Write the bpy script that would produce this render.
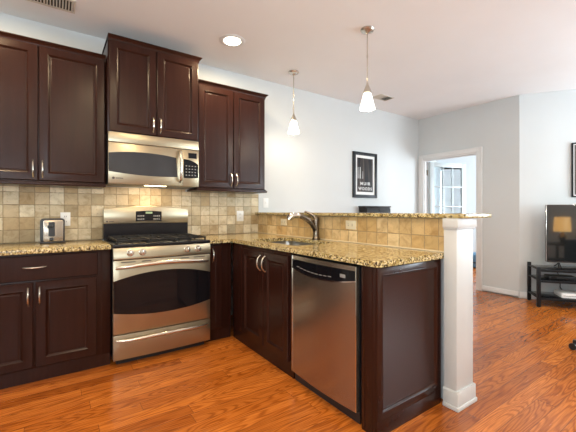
import bpy, bmesh, math, random
from mathutils import Vector, Matrix
random.seed(7)
S = bpy.context.scene
for o in list(bpy.data.objects):
    bpy.data.objects.remove(o, do_unlink=True)
COL = S.collection
PI = math.pi

# ------------------------------------------------------------------ camera
cam = bpy.data.cameras.new('camera')
cam.sensor_width = 36.0
cam.lens = 337.6 / 576 * 36.0
cam.shift_y = -(216 - 210.95) / 576
cam.clip_start = 0.05
cam_ob = bpy.data.objects.new('camera', cam)
COL.objects.link(cam_ob)
cam_ob.location = (-0.363, -3.489, 1.173)
cam_ob.rotation_euler = (PI / 2, 0, -math.radians(34.81))
S.camera = cam_ob

# ------------------------------------------------------------------ world, lights, exposure
S.view_settings.view_transform = 'Standard'
S.view_settings.look = 'None'
S.view_settings.exposure = 0.0
S.view_settings.gamma = 1.0
S.view_settings.use_curve_mapping = False
W = bpy.data.worlds.new('world')
S.world = W
W.use_nodes = True
W.node_tree.nodes['Background'].inputs[0].default_value = (0.80, 0.90, 1.0, 1)
W.node_tree.nodes['Background'].inputs[1].default_value = 1.2


def area(name, loc, target, w, h, power, col, shape='RECTANGLE', spread=PI):
    l = bpy.data.lights.new(name, 'AREA')
    l.shape = shape
    l.size = w
    if shape in ('RECTANGLE', 'ELLIPSE'):
        l.size_y = h
    l.energy = power
    l.color = col
    l.spread = spread
    o = bpy.data.objects.new(name, l)
    COL.objects.link(o)
    o.location = loc
    o.rotation_euler = (Vector(target) - Vector(loc)).to_track_quat('-Z', 'Y').to_euler()
    return o


DAY = (0.82, 0.93, 1.0)
WARM = (1.0, 0.76, 0.45)
# daylight through the living-room and bedroom windows; rear and left lamps are added fill
area('daylight_living', (5.84, -4.55, 1.55), (0.8, -2.2, 5.0), 1.7, 1.3, 170, DAY)
area('fill_rear', (-1.1, -5.52, 1.45), (-0.2, 0.0, 6.5), 1.3, 1.2, 36, DAY)  # added soft fill from behind the camera
area('fill_left', (-2.02, -3.95, 1.5), (3.0, -3.2, 5.0), 1.3, 1.2, 74, DAY)  # added fill to brighten the doorway wall
area('fill_rear_living', (4.3, -5.52, 1.5), (3.0, 0.0, 6.5), 1.6, 1.3, 52, DAY)  # added ambient fill for the living side and ceiling
area('daylight_bedroom', (7.0, -2.22, 1.45), (6.6, 1.7, 1.2), 1.6, 1.4, 150, (0.80, 0.92, 1.0))


# ------------------------------------------------------------------ node helpers
class NT:
    def __init__(self, name):
        self.m = bpy.data.materials.new(name)
        self.m.use_nodes = True
        self.t = self.m.node_tree
        self.b = self.t.nodes['Principled BSDF']
        self.out = self.t.nodes['Material Output']

    def n(self, typ, **kw):
        x = self.t.nodes.new(typ)
        for k, v in kw.items():
            setattr(x, k, v)
        return x

    def link(self, a, b):
        self.t.links.new(a, b)

    def val(self, sock, v):
        if isinstance(v, bpy.types.NodeSocket):
            self.link(v, sock)
        elif v is not None:
            sock.default_value = v

    def math(self, op, a, b=None, c=None):
        x = self.n('ShaderNodeMath', operation=op)
        for i, v in enumerate((a, b, c)):
            self.val(x.inputs[i], v)
        return x.outputs[0]

    def coord(self, kind='Object'):
        return self.n('ShaderNodeTexCoord').outputs[kind]

    def sep(self, v):
        x = self.n('ShaderNodeSeparateXYZ')
        self.link(v, x.inputs[0])
        return x.outputs

    def comb(self, a, b, c):
        x = self.n('ShaderNodeCombineXYZ')
        for i, v in enumerate((a, b, c)):
            self.val(x.inputs[i], v)
        return x.outputs[0]

    def mapping(self, v, scale=(1, 1, 1), loc=(0, 0, 0)):
        x = self.n('ShaderNodeMapping')
        self.link(v, x.inputs[0])
        x.inputs['Scale'].default_value = scale
        x.inputs['Location'].default_value = loc
        return x.outputs[0]

    def noise(self, v, scale, detail=3, rough=.55, dist=0.0):
        x = self.n('ShaderNodeTexNoise')
        if v is not None:
            self.link(v, x.inputs['Vector'])
        x.inputs['Scale'].default_value = scale
        x.inputs['Detail'].default_value = detail
        x.inputs['Roughness'].default_value = rough
        x.inputs['Distortion'].default_value = dist
        return x.outputs['Fac']

    def voronoi(self, v, scale, out='Distance', feature='F1'):
        x = self.n('ShaderNodeTexVoronoi', feature=feature)
        self.link(v, x.inputs['Vector'])
        x.inputs['Scale'].default_value = scale
        return x.outputs[out]

    def white(self, v):
        x = self.n('ShaderNodeTexWhiteNoise', noise_dimensions='3D')
        self.link(v, x.inputs['Vector'])
        return x.outputs['Value']

    def ramp(self, f, stops, interp='LINEAR'):
        x = self.n('ShaderNodeValToRGB')
        x.color_ramp.interpolation = interp
        e = x.color_ramp.elements
        while len(e) < len(stops):
            e.new(0.5)
        for i, (p, c) in enumerate(stops):
            e[i].position = p
            e[i].color = (c[0], c[1], c[2], 1) if len(c) == 3 else c
        self.link(f, x.inputs[0])
        return x.outputs[0]

    def mix(self, f, a, b, blend='MIX'):
        x = self.n('ShaderNodeMix', data_type='RGBA', blend_type=blend)
        self.val(x.inputs[0], f)
        for i, v in ((6, a), (7, b)):
            if isinstance(v, tuple):
                v = (v[0], v[1], v[2], 1)
            self.val(x.inputs[i], v)
        return x.outputs[2]

    def bump(self, h, strength=.3, dist=.002):
        x = self.n('ShaderNodeBump')
        x.inputs['Strength'].default_value = strength
        x.inputs['Distance'].default_value = dist
        self.link(h, x.inputs['Height'])
        self.link(x.outputs[0], self.b.inputs['Normal'])

    def set(self, **kw):
        for k, v in kw.items():
            s = self.b.inputs[k.replace('_', ' ')]
            if isinstance(v, tuple) and len(v) == 3:
                v = (v[0], v[1], v[2], 1)
            self.val(s, v)
        return self


def simple(name, col, rough=.5, metal=0.0, spec=.5, coat=0.0, var=.06, scale=6.0, bump=0.0, bscale=200.0):
    t = NT(name)
    c = t.coord()
    f = t.noise(c, scale, 3)
    lo = tuple(max(0, k * (1 - var)) for k in col)
    hi = tuple(min(1, k * (1 + var)) for k in col)
    t.set(Base_Color=t.ramp(f, [(.3, lo), (.7, hi)]), Roughness=rough, Metallic=metal,
          Specular_IOR_Level=spec, Coat_Weight=coat, Coat_Roughness=.15)
    if bump:
        t.bump(t.noise(c, bscale, 2), bump, .001)
    return t.m


def glow(name, col, strength, base=(.9, .9, .9), rough=.3):
    t = NT(name)
    t.set(Base_Color=base, Roughness=rough, Emission_Color=col, Emission_Strength=strength)
    return t.m


def mat_wood_floor():
    t = NT('oak_floor')
    s = t.sep(t.coord())
    w, L = .098, 1.15
    yr = t.math('DIVIDE', s[1], w)
    row = t.math('FLOOR', yr)
    r1 = t.white(t.comb(row, 3.3, 1.7))
    xs = t.math('ADD', t.math('DIVIDE', s[0], L), t.math('MULTIPLY', r1, 7.31))
    colm = t.math('FLOOR', xs)
    rnd = t.white(t.comb(row, colm, 5.1))
    rnd2 = t.white(t.comb(row, colm, 9.7))
    gx = t.math('ADD', s[0], t.math('MULTIPLY', rnd, 37.0))
    gy = t.math('ADD', s[1], t.math('MULTIPLY', rnd2, 11.0))
    # cathedral grain: contour lines of a stretched noise
    n1 = t.noise(t.comb(t.math('MULTIPLY', gx, 1.1), t.math('MULTIPLY', gy, 8.5), rnd), 1.0, 1.5, .45, .1)
    cont = t.math('SINE', t.math('MULTIPLY', n1, 130.0))
    fine = t.noise(t.comb(t.math('MULTIPLY', gx, 7), t.math('MULTIPLY', gy, 150), 0.0), 1.0, 3, .6)
    broad = t.noise(t.comb(t.math('MULTIPLY', gx, 2), t.math('MULTIPLY', gy, 12), 2.0), 1.0, 3, .6)
    base = t.ramp(rnd, [(0, (.33, .092, .013)), (.25, (.45, .132, .019)), (.55, (.51, .158, .024)),
                        (.8, (.57, .185, .031)), (1, (.37, .105, .015))])
    g1 = t.ramp(t.math('MULTIPLY_ADD', cont, .5, .5), [(.05, (1.05, 1.05, 1.05)), (.55, (.93, .90, .86)), (.88, (.56, .44, .34)), (1, (.44, .32, .22))])
    c = t.mix(.62, base, g1, 'MULTIPLY')
    c = t.mix(.8, c, t.ramp(fine, [(.3, (.62, .52, .45)), (.62, (1.1, 1.08, 1.05))]), 'MULTIPLY')
    c = t.mix(.5, c, t.ramp(broad, [(.3, (.78, .72, .66)), (.7, (1.15, 1.15, 1.12))]), 'MULTIPLY')
    fy = t.math('FRACT', yr)
    fx = t.math('FRACT', xs)
    ey = t.math('MINIMUM', fy, t.math('SUBTRACT', 1.0, fy))
    ex = t.math('MULTIPLY', t.math('MINIMUM', fx, t.math('SUBTRACT', 1.0, fx)), L / w)
    e = t.math('MINIMUM', ex, ey)
    groove = t.ramp(e, [(.0, (0, 0, 0)), (.022, (1, 1, 1))])
    c = t.mix(groove, (.10, .035, .012), c)
    t.set(Base_Color=c, Roughness=t.math('ADD', .16, t.math('MULTIPLY', fine, .16)), Specular_IOR_Level=.6)
    t.bump(t.math('ADD', t.math('MULTIPLY', groove, .9), t.math('MULTIPLY', fine, .25)), .35, .0015)
    return t.m


def mat_tile(name, ax, u0, v0, pu, pv, tones):
    t = NT(name)
    s = t.sep(t.coord())
    u = t.math('DIVIDE', t.math('SUBTRACT', s[ax], u0), pu)
    v = t.math('DIVIDE', t.math('SUBTRACT', s[2], v0), pv)
    cu, cv = t.math('FLOOR', u), t.math('FLOOR', v)
    rnd = t.white(t.comb(cu, cv, 4.4))
    rnd2 = t.white(t.comb(cv, cu, 8.1))
    pos = t.comb(t.math('ADD', s[ax], t.math('MULTIPLY', rnd, 9.0)), t.math('ADD', s[2], t.math('MULTIPLY', rnd2, 5.0)), rnd)
    cloud = t.noise(pos, 14, 4, .6, .6)
    pits = t.noise(pos, 75, 3, .7)
    base = t.ramp(rnd, list(zip((0, .25, .5, .7, .88, 1), tones)))
    c = t.mix(.75, base, t.ramp(cloud, [(.28, (.62, .54, .42)), (.5, (1, 1, 1)), (.72, (1.2, 1.2, 1.2))]), 'MULTIPLY')
    c = t.mix(t.ramp(pits, [(.30, (1, 1, 1)), (.38, (0, 0, 0))]), c, (.34, .22, .10))
    wob = t.math('MULTIPLY', t.math('SUBTRACT', t.noise(t.coord(), 60, 2), .5), .05)
    fu, fv = t.math('FRACT', u), t.math('FRACT', v)
    e = t.math('MINIMUM', t.math('MINIMUM', fu, t.math('SUBTRACT', 1.0, fu)), t.math('MINIMUM', fv, t.math('SUBTRACT', 1.0, fv)))
    e = t.math('ADD', e, wob)
    g = t.ramp(e, [(.010, (0, 0, 0)), (.036, (1, 1, 1))])
    c = t.mix(g, (.27, .205, .115), c)
    t.set(Base_Color=c, Roughness=.5, Specular_IOR_Level=.35)
    t.bump(t.math('ADD', g, t.math('MULTIPLY', cloud, .4)), .6, .003)
    return t.m


def mat_granite():
    t = NT('granite')
    c = t.coord()
    n1 = t.noise(c, 38, 4, .7, .5)
    n2 = t.noise(c, 120, 3, .7)
    v = t.voronoi(c, 145, 'Color')
    vs = t.sep(v)
    base = t.ramp(n1, [(.25, (.16, .11, .04)), (.38, (.38, .29, .11)), (.52, (.64, .52, .24)), (.65, (.74, .63, .36)), (.8, (.84, .77, .55))])
    c1 = t.mix(t.ramp(vs[0], [(.60, (0, 0, 0)), (.66, (1, 1, 1))]), base, (.33, .23, .08))
    c1 = t.mix(t.ramp(vs[1], [(.86, (0, 0, 0)), (.90, (1, 1, 1))]), c1, (.72, .62, .40))
    dark = t.math('GREATER_THAN', t.math('ADD', t.math('MULTIPLY', vs[2], .65), t.math('MULTIPLY', n2, .6)), .755)
    c1 = t.mix(dark, c1, (.045, .028, .014))
    t.set(Base_Color=c1, Roughness=.13, Specular_IOR_Level=.6)
    return t.m


def mat_cabinet():
    t = NT('espresso_wood')
    c = t.coord()
    g = t.noise(t.mapping(c, (40, 40, 2.5)), 1.0, 4, .6)
    b = t.noise(c, 3.0, 2)
    col = t.mix(.5, t.ramp(g, [(.3, (.021, .0068, .0045)), (.7, (.028, .0090, .0060))]), t.ramp(b, [(.3, (.85, .85, .85)), (.7, (1.15, 1.1, 1.05))]), 'MULTIPLY')
    t.set(Base_Color=col, Roughness=.27, Specular_IOR_Level=.24)
    t.bump(g, .05, .0008)
    return t.m


def mat_steel(name, vert=False, col=(.40, .345, .245), rough=.30):
    t = NT(name)
    c = t.coord()
    sc = (320, 320, 3) if vert else (3, 3, 320)
    g = t.noise(t.mapping(c, sc), 1.0, 3, .6)
    b = t.noise(t.mapping(c, (2.2, 2.2, .8) if vert else (1, 1, 1)), 2.0, 2)
    cc = t.mix(.15, col, t.ramp(g, [(.3, (.7, .7, .7)), (.7, (1, 1, 1))]), 'MULTIPLY')
    t.set(Base_Color=cc, Metallic=.92, Roughness=t.math('ADD', rough - .05, t.math('MULTIPLY', b, .1)), Anisotropic=.3)
    return t.m


def mat_glass(name, tint=(.93, .97, .98)):
    t = NT(name)
    tr = t.n('ShaderNodeBsdfTransparent')
    tr.inputs[0].default_value = (*tint, 1)
    gl = t.n('ShaderNodeBsdfGlossy')
    gl.inputs['Roughness'].default_value = .02
    fr = t.n('ShaderNodeFresnel')
    fr.inputs[0].default_value = 1.45
    mx = t.n('ShaderNodeMixShader')
    t.link(fr.outputs[0], mx.inputs[0])
    t.link(tr.outputs[0], mx.inputs[1])
    t.link(gl.outputs[0], mx.inputs[2])
    t.link(mx.outputs[0], t.out.inputs['Surface'])
    return t.m


def mat_poster_art():
    # night forest print: pale trunks on black, without lettering (that is geometry)
    t = NT('forest_print')
    s = t.sep(t.coord())
    u = t.math('MULTIPLY', s[0], 21.0)
    n = t.noise(t.comb(u, t.math('MULTIPLY', s[2], 1.2), 0.0), 1.0, 2, .5)
    c = t.ramp(n, [(.42, (.006, .007, .009)), (.54, (.055, .040, .034)), (.6, (.018, .016, .016)), (.70, (.17, .13, .11))])
    t.set(Base_Color=c, Roughness=.4, Specular_IOR_Level=.2)
    return t.m


M = {
    'floor': mat_wood_floor(),
    'wall': simple('wall_paint', (.61, .64, .645), .75, var=.015, scale=2, bump=.06),
    'ceil': simple('ceiling_paint', (.84, .84, .84), .85, var=.015, scale=2, bump=.06),
    'trim': simple('white_trim', (.73, .74, .74), .38, var=.02),
    'bedwall': simple('bedroom_paint', (.76, .80, .82), .8, var=.02),
    'tile_back': mat_tile('travertine_back', 0, .016, .917, .1009, .1025, [(.36, .28, .16), (.54, .44, .28), (.72, .64, .47), (.43, .31, .16), (.62, .51, .34), (.40, .35, .24)]),
    'tile_bar': mat_tile('travertine_bar_warm_lit', 1, -1.107, .9005, .0985, .113, [(.44, .30, .13), (.55, .39, .19), (.66, .51, .29), (.46, .30, .12), (.60, .43, .22), (.46, .34, .17)]),  # ochre tones: warm kitchen light on the same tile, put into its colour
    'granite': mat_granite(),
    'cab': mat_cabinet(),
    'cabin': simple('cabinet_inside', (.02, .012, .010), .7),
    'steel': mat_steel('brushed_steel'),
    'steelv': mat_steel('brushed_steel_upright', True, (.38, .325, .265), .24),
    'nickel': mat_steel('satin_nickel', False, (.60, .57, .51), .24),
    'chrome': simple('polished_chrome', (.75, .73, .70), .12, 1.0, var=.02),
    'sinksteel': simple('sink_steel', (.34, .32, .29), .28, 1.0, var=.04),
    'bronze': simple('faucet_steel', (.17, .14, .11), .25, 1.0, var=.03),
    'blackglass': simple('black_glass', (.006, .006, .008), .07, spec=.28, var=.1),
    'enamel': simple('black_enamel', (.009, .009, .012), .2, spec=.3, var=.1),
    'iron': simple('cast_iron', (.011, .011, .011), .5, spec=.3, var=.2, bump=.2),
    'blackplastic': simple('black_plastic', (.015, .015, .017), .35, var=.1),
    'blacksteel': simple('black_painted_metal', (.006, .007, .009), .4, spec=.25, var=.1),
    'grey': simple('grey_print', (.22, .22, .22), .5),
    'greylight': simple('pale_grey_print', (.50, .50, .49), .5),
    'smoke': simple('smoked_glass', (.030, .031, .036), .10, spec=.6, var=.1),
    'plate': simple('almond_plate', (.68, .62, .47), .4, var=.02),
    'platewhite': simple('white_plate', (.80, .80, .78), .35, var=.02),
    'slot': simple('socket_slot', (.06, .05, .045), .6),
    'white': simple('white_plastic', (.82, .82, .81), .35, var=.02),
    'opal': glow('opal_glass', (1.0, .93, .80), 3.4),
    'bulb': glow('lit_lens', (1.0, .90, .70), 9.0),
    'task': glow('task_lens', (1.0, .80, .5), 8.0),
    'lcd': glow('display_digits', (.55, .75, .35), .6, (.05, .05, .05)),
    'shade': glow('lit_lamp_shade', (1.0, .52, .14), 6.5, (.8, .6, .3)),
    'glass': mat_glass('clear_glass'),
    'poster': mat_poster_art(),
    'paper': simple('white_paper', (.80, .80, .79), .6, var=.02),
    'darkframe': simple('dark_frame_wood', (.012, .014, .018), .4, spec=.3),
    'greyart': simple('charcoal_print', (.075, .070, .062), .35, var=.25, scale=3),
    'darkwood': simple('dark_walnut', (.014, .011, .010), .45, spec=.25, var=.3, scale=20),
    'blue': simple('blue_fabric', (.10, .20, .29), .9, var=.2, bump=.3),
    'sofa': simple('charcoal_fabric', (.018, .020, .030), .9, var=.2, bump=.3),
    'vent': simple('vent_paint', (.66, .62, .54), .5, var=.03),
    'ventdark': simple('duct_dark', (.05, .042, .030), .8),
    'tv': simple('screen_glass', (.008, .010, .011), .045, spec=.8, var=.1, coat=.25),
    'cable': simple('cable_black', (.010, .010, .011), .5),
}

# ------------------------------------------------------------------ mesh helpers
MW = {}


class B:
    def __init__(self):
        self.bm = bmesh.new()

    def _merge(self, b2):
        me = bpy.data.meshes.new('tmp')
        b2.to_mesh(me)
        b2.free()
        self.bm.from_mesh(me)
        bpy.data.meshes.remove(me)

    def box(self, x0, x1, y0, y1, z0, z1, bev=0.0, seg=2):
        b = bmesh.new()
        bmesh.ops.create_cube(b, size=1)
        for v in b.verts:
            v.co = Vector((x0 + (v.co.x + .5) * (x1 - x0), y0 + (v.co.y + .5) * (y1 - y0), z0 + (v.co.z + .5) * (z1 - z0)))
        if bev:
            bmesh.ops.bevel(b, geom=list(b.edges), offset=bev, segments=seg, profile=.5, affect='EDGES')
        self._merge(b)
        return self

    def tube(self, pts, r, seg=10, squash=None, caps=True):
        pts = [Vector(p) for p in pts]
        n = len(pts)
        rs = r if isinstance(r, (list, tuple)) else [r] * n
        rings = []
        prev = None
        for i, p in enumerate(pts):
            d = (pts[min(i + 1, n - 1)] - pts[max(i - 1, 0)]).normalized()
            if prev is None:
                a = Vector((0, 0, 1)) if abs(d.z) < .9 else Vector((1, 0, 0))
                e1 = (a - d * a.dot(d)).normalized()
            else:
                e1 = (prev - d * prev.dot(d)).normalized()
            prev = e1
            e2 = d.cross(e1)
            sq = squash or 1.0
            rings.append([self.bm.verts.new(p + e1 * (rs[i] * math.cos(2 * PI * k / seg)) + e2 * (rs[i] * sq * math.sin(2 * PI * k / seg))) for k in range(seg)])
        for a, b in zip(rings, rings[1:]):
            for k in range(seg):
                self.bm.faces.new((a[k], a[(k + 1) % seg], b[(k + 1) % seg], b[k]))
        if caps:
            self.bm.faces.new(rings[0][::-1])
            self.bm.faces.new(rings[-1])
        return self

    def cyl(self, p0, p1, r, seg=20, r1=None):
        return self.tube([p0, p1], [r, r if r1 is None else r1], seg)

    def lathe(self, prof, c, seg=28, axis='z', close=True):
        rings = []
        for (r, h) in prof:
            ring = []
            for k in range(seg):
                a = 2 * PI * k / seg
                q = (r * math.cos(a), r * math.sin(a), h)
                if axis == 'y':
                    q = (q[0], q[2], q[1])
                elif axis == 'x':
                    q = (q[2], q[0], q[1])
                ring.append(self.bm.verts.new((c[0] + q[0], c[1] + q[1], c[2] + q[2])))
            rings.append(ring)
        for a, b in zip(rings, rings[1:]):
            for k in range(seg):
                self.bm.faces.new((a[k], a[(k + 1) % seg], b[(k + 1) % seg], b[k]))
        if close:
            self.bm.faces.new(rings[0][::-1])
            self.bm.faces.new(rings[-1])
        return self

    def prism(self, pts, a0, a1, axis='y', bev=0.0):
        """outline in the two other axes (order x,y,z without axis), extruded along axis."""
        def P(p, a):
            return {'x': (a, p[0], p[1]), 'y': (p[0], a, p[1]), 'z': (p[0], p[1], a)}[axis]
        b = bmesh.new()
        lo = [b.verts.new(P(p, a0)) for p in pts]
        hi = [b.verts.new(P(p, a1)) for p in pts]
        n = len(pts)
        for k in range(n):
            b.faces.new((lo[k], lo[(k + 1) % n], hi[(k + 1) % n], hi[k]))
        b.faces.new(lo[::-1])
        b.faces.new(hi)
        bmesh.ops.recalc_face_normals(b, faces=b.faces)
        if bev:
            es = [e for e in b.edges if len(e.link_faces) == 2 and e.calc_face_angle(0) > .6]
            bmesh.ops.bevel(b, geom=es, offset=bev, segments=2, profile=.5, affect='EDGES')
        self._merge(b)
        return self

    def slab(self, outer, holes, z0, z1):
        for z in (z0, z1):
            es = []
            for loop in [outer] + holes:
                vs = [self.bm.verts.new((p[0], p[1], z)) for p in loop]
                es += [self.bm.edges.new((vs[i], vs[(i + 1) % len(vs)])) for i in range(len(vs))]
            bmesh.ops.triangle_fill(self.bm, edges=es, use_beauty=True)
        for loop in [outer] + holes:
            a = [self.bm.verts.new((p[0], p[1], z0)) for p in loop]
            b = [self.bm.verts.new((p[0], p[1], z1)) for p in loop]
            n = len(loop)
            for i in range(n):
                self.bm.faces.new((a[i], a[(i + 1) % n], b[(i + 1) % n], b[i]))
        bmesh.ops.remove_doubles(self.bm, verts=self.bm.verts, dist=1e-5)
        return self

    def panel(self, u0, u1, v0, v1, plane, face, prof):
        """nested-rectangle relief: prof = [(inset, height)] first entry is the back edge."""
        def P(u, v, w):
            return (u, plane - w, v) if face == '-y' else (plane - w, u, v)
        rings = []
        for (i, w) in prof:
            rings.append([self.bm.verts.new(P(u, v, w)) for (u, v) in ((u0 + i, v0 + i), (u1 - i, v0 + i), (u1 - i, v1 - i), (u0 + i, v1 - i))])
        for a, b in zip(rings, rings[1:]):
            for k in range(4):
                self.bm.faces.new((a[k], a[(k + 1) % 4], b[(k + 1) % 4], b[k]))
        self.bm.faces.new(rings[0][::-1])
        self.bm.faces.new(rings[-1])
        return self

    def build(self, name, mat, parent=None, local=False, loc=None, rotz=0.0, smooth=True, angle=35):
        bm = self.bm
        bmesh.ops.recalc_face_normals(bm, faces=bm.faces)
        mtx = Matrix.Identity(4)
        if parent is not None:
            mtx = MW[parent.name]
        elif loc is not None:
            mtx = Matrix.Translation(loc) @ Matrix.Rotation(rotz, 4, 'Z')
        if not local:
            bm.transform(mtx.inverted())
        if smooth:
            lim = math.radians(angle)
            for f in bm.faces:
                f.smooth = True
            for e in bm.edges:
                if len(e.link_faces) == 2 and e.calc_face_angle(0) > lim:
                    e.smooth = False
        me = bpy.data.meshes.new(name)
        bm.to_mesh(me)
        bm.free()
        me.materials.append(M[mat] if isinstance(mat, str) else mat)
        o = bpy.data.objects.new(name, me)
        COL.objects.link(o)
        if parent is not None:
            o.parent = parent
        elif loc is not None:
            o.matrix_world = mtx
        MW[o.name] = mtx
        return o


def tag(o, label, cat, group=None):
    o['label'] = label
    o['category'] = cat
    if group:
        o['group'] = group
    return o


def thing(name, label, cat, loc=(0, 0, 0), rotz=0.0, group=None):
    o = bpy.data.objects.new(name, None)
    o.empty_display_size = .05
    COL.objects.link(o)
    o.location = loc
    o.rotation_euler = (0, 0, rotz)
    MW[o.name] = Matrix.Translation(loc) @ Matrix.Rotation(rotz, 4, 'Z')
    return tag(o, label, cat, group)


def struct(o, label=None):
    o['kind'] = 'structure'
    if label:
        o['label'] = label
    return o


def copy_thing(root, loc, label):
    r = root.copy()
    COL.objects.link(r)
    r.location = loc
    r['label'] = label
    MW[r.name] = Matrix.Translation(loc)
    for ch in list(root.children):
        c = ch.copy()
        COL.objects.link(c)
        c.parent = r
        for g in list(ch.children):
            d = g.copy()
            COL.objects.link(d)
            d.parent = c
    return r


def rrect(x0, x1, y0, y1, r, n=5):
    pts = []
    for (cx, cy, a0) in ((x1 - r, y1 - r, 0), (x0 + r, y1 - r, 90), (x0 + r, y0 + r, 180), (x1 - r, y0 + r, 270)):
        for k in range(n + 1):
            a = math.radians(a0 + 90 * k / n)
            pts.append((cx + r * math.cos(a), cy + r * math.sin(a)))
    return pts


def arc(p0, p1, sag, n=14):
    """points from p0 to p1 bulging by sag along the second coordinate (parabola)."""
    return [(p0[0] + (p1[0] - p0[0]) * k / n, p0[1] + (p1[1] - p0[1]) * k / n + sag * 4 * (k / n) * (1 - k / n)) for k in range(n + 1)]


# ------------------------------------------------------------------ setting
H = 2.742
TH = math.radians(-54.0)                     # the angled wall's run
P0 = Vector((4.80, -1.532, 0))
RUN = Vector((math.cos(TH), math.sin(TH), 0))
P1 = P0 + RUN * 1.92                         # end of the angled wall
YR = -5.60

struct(B().box(-2.6, 8.6, -6.0, 2.2, -.10, 0).build('floor', 'floor'))
struct(B().box(-2.6, 8.6, -6.0, 2.2, H, H + .1).build('ceiling', 'ceil'))
struct(B().box(-2.1, 4.80, 0, .12, 0, H).build('wall_back', 'wall'))
b = B().box(-2.2, -2.1, YR, -4.60, 0, H).box(-2.2, -2.1, -3.30, .12, 0, H).box(-2.2, -2.1, -4.60, -3.30, 0, .9).box(-2.2, -2.1, -4.60, -3.30, 2.1, H)
struct(b.build('wall_left', 'wall'))
# wall with the bedroom doorway: opening y -0.985 .. -0.085, z 0 .. 2.045
b = B().box(4.80, 4.92, -.085, .12, 0, H).box(4.80, 4.92, -1.532, -.985, 0, H).box(4.80, 4.92, -.985, -.085, 2.045, H)
struct(b.build('wall_right', 'wall'))
b = B()
nrm = Vector((-RUN.y, RUN.x, 0))             # into the wall, away from the room
b.prism([(P0.x, P0.y), (P1.x, P1.y), (P1.x + .12, P1.y + .1), (P0.x + .12, P0.y + .02)], 0, H, 'z')
struct(b.build('wall_angled', 'wall'))
# living-room window wall, window y -5.4 .. -3.7, z .9 .. 2.2
xr = P1.x
b = B().box(xr, xr + .12, -3.70, P1.y + .1, 0, H).box(xr, xr + .12, YR, -5.40, 0, H)
b.box(xr, xr + .12, -5.40, -3.70, 0, .90).box(xr, xr + .12, -5.40, -3.70, 2.20, H)
struct(b.build('wall_side', 'wall'))
# rear wall with two windows added for the fill lamps: x -1.7 .. 0.9 and 3.5 .. 5.1, z .85 .. 2.05 / 2.15
b = B()
for (a, c) in ((-2.2, -1.8), (-.4, 3.5), (5.1, xr + .12)):
    b.box(a, c, YR - .12, YR, 0, H)
b.box(-1.8, -.4, YR - .12, YR, 0, .85).box(-1.8, -.4, YR - .12, YR, 2.05, H)
b.box(3.5, 5.1, YR - .12, YR, 0, .85).box(3.5, 5.1, YR - .12, YR, 2.15, H)
struct(b.build('wall_rear', 'wall'))
# bedroom shell
struct(B().box(8.2, 8.3, -2.3, 1.85, 0, H).build('wall_bedroom_far', 'bedwall'))
struct(B().box(4.92, 8.2, 1.75, 1.85, 0, H).build('wall_bedroom_back', 'bedwall'))
b = B().box(5.5, 6.2, -2.4, -2.3, 0, H).box(7.8, 8.3, -2.4, -2.3, 0, H).box(6.2, 7.8, -2.4, -2.3, 0, .75).box(6.2, 7.8, -2.4, -2.3, 2.15, H)
struct(b.build('wall_bedroom_side', 'bedwall'))
struct(B().box(4.8, 4.92, .12, 1.85, 0, H).build('wall_bedroom_near', 'bedwall'))


def window(idx, axis, plane, a0, a1, z0, z1, nx):
    b = B()
    w = .05

    def bx(u0, u1, v0, v1):
        if axis == 'x':
            b.box(plane, plane + .06, u0, u1, v0, v1, .004)
        else:
            b.box(u0, u1, plane, plane + .06, v0, v1, .004)
    bx(a0, a0 + w, z0, z1)
    bx(a1 - w, a1, z0, z1)
    bx(a0 + w, a1 - w, z0, z0 + w)
    bx(a0 + w, a1 - w, z1 - w, z1)
    for k in range(1, nx):
        u = a0 + (a1 - a0) * k / nx
        bx(u - .02, u + .02, z0 + w, z1 - w)
    o = struct(b.build('window_%d' % idx, 'trim'))
    g = B()
    if axis == 'x':
        g.box(plane + .026, plane + .034, a0 + w, a1 - w, z0 + w, z1 - w)
    else:
        g.box(a0 + w, a1 - w, plane + .026, plane + .034, z0 + w, z1 - w)
    g.build('pane', 'glass', o)


window(1, 'x', xr + .03, -5.40, -3.70, .90, 2.20, 2)
window(2, 'y', YR - .09, -1.8, -.4, .85, 2.05, 2)  # unseen window, added to hold the rear fill lamp
window(5, 'x', -2.18, -4.60, -3.30, .9, 2.1, 2)  # unseen window, added for the left fill lamp
window(3, 'y', YR - .09, 3.5, 5.1, .85, 2.15, 2)  # unseen window, added for the living-side rear fill
window(4, 'y', -2.38, 6.2, 7.8, .75, 2.15, 2)


def baseboard(name, pts):
    b = B()
    for (x0, x1, y0, y1) in pts:
        b.box(x0, x1, y0, y1, 0, .085, .004).box(x0, x1, y0, y1, 0, .02, .003)
    struct(b.build(name, 'trim'))


baseboard('baseboard_back', [(1.95, 4.785, -.014, -.001)])
baseboard('baseboard_right', [(4.785, 4.799, -1.525, -1.058)])
b = B()
q0, q1 = P0 - nrm * .014, P1 - nrm * .014
b.prism([(P0.x - nrm.x * .001, P0.y - nrm.y * .001), (P1.x, P1.y), (q1.x, q1.y), (q0.x, q0.y)], 0, .085, 'z', .003)
struct(b.build('baseboard_angled', 'trim'))
baseboard('baseboard_bedroom', [(8.186, 8.199, -2.29, 1.74)])

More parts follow.
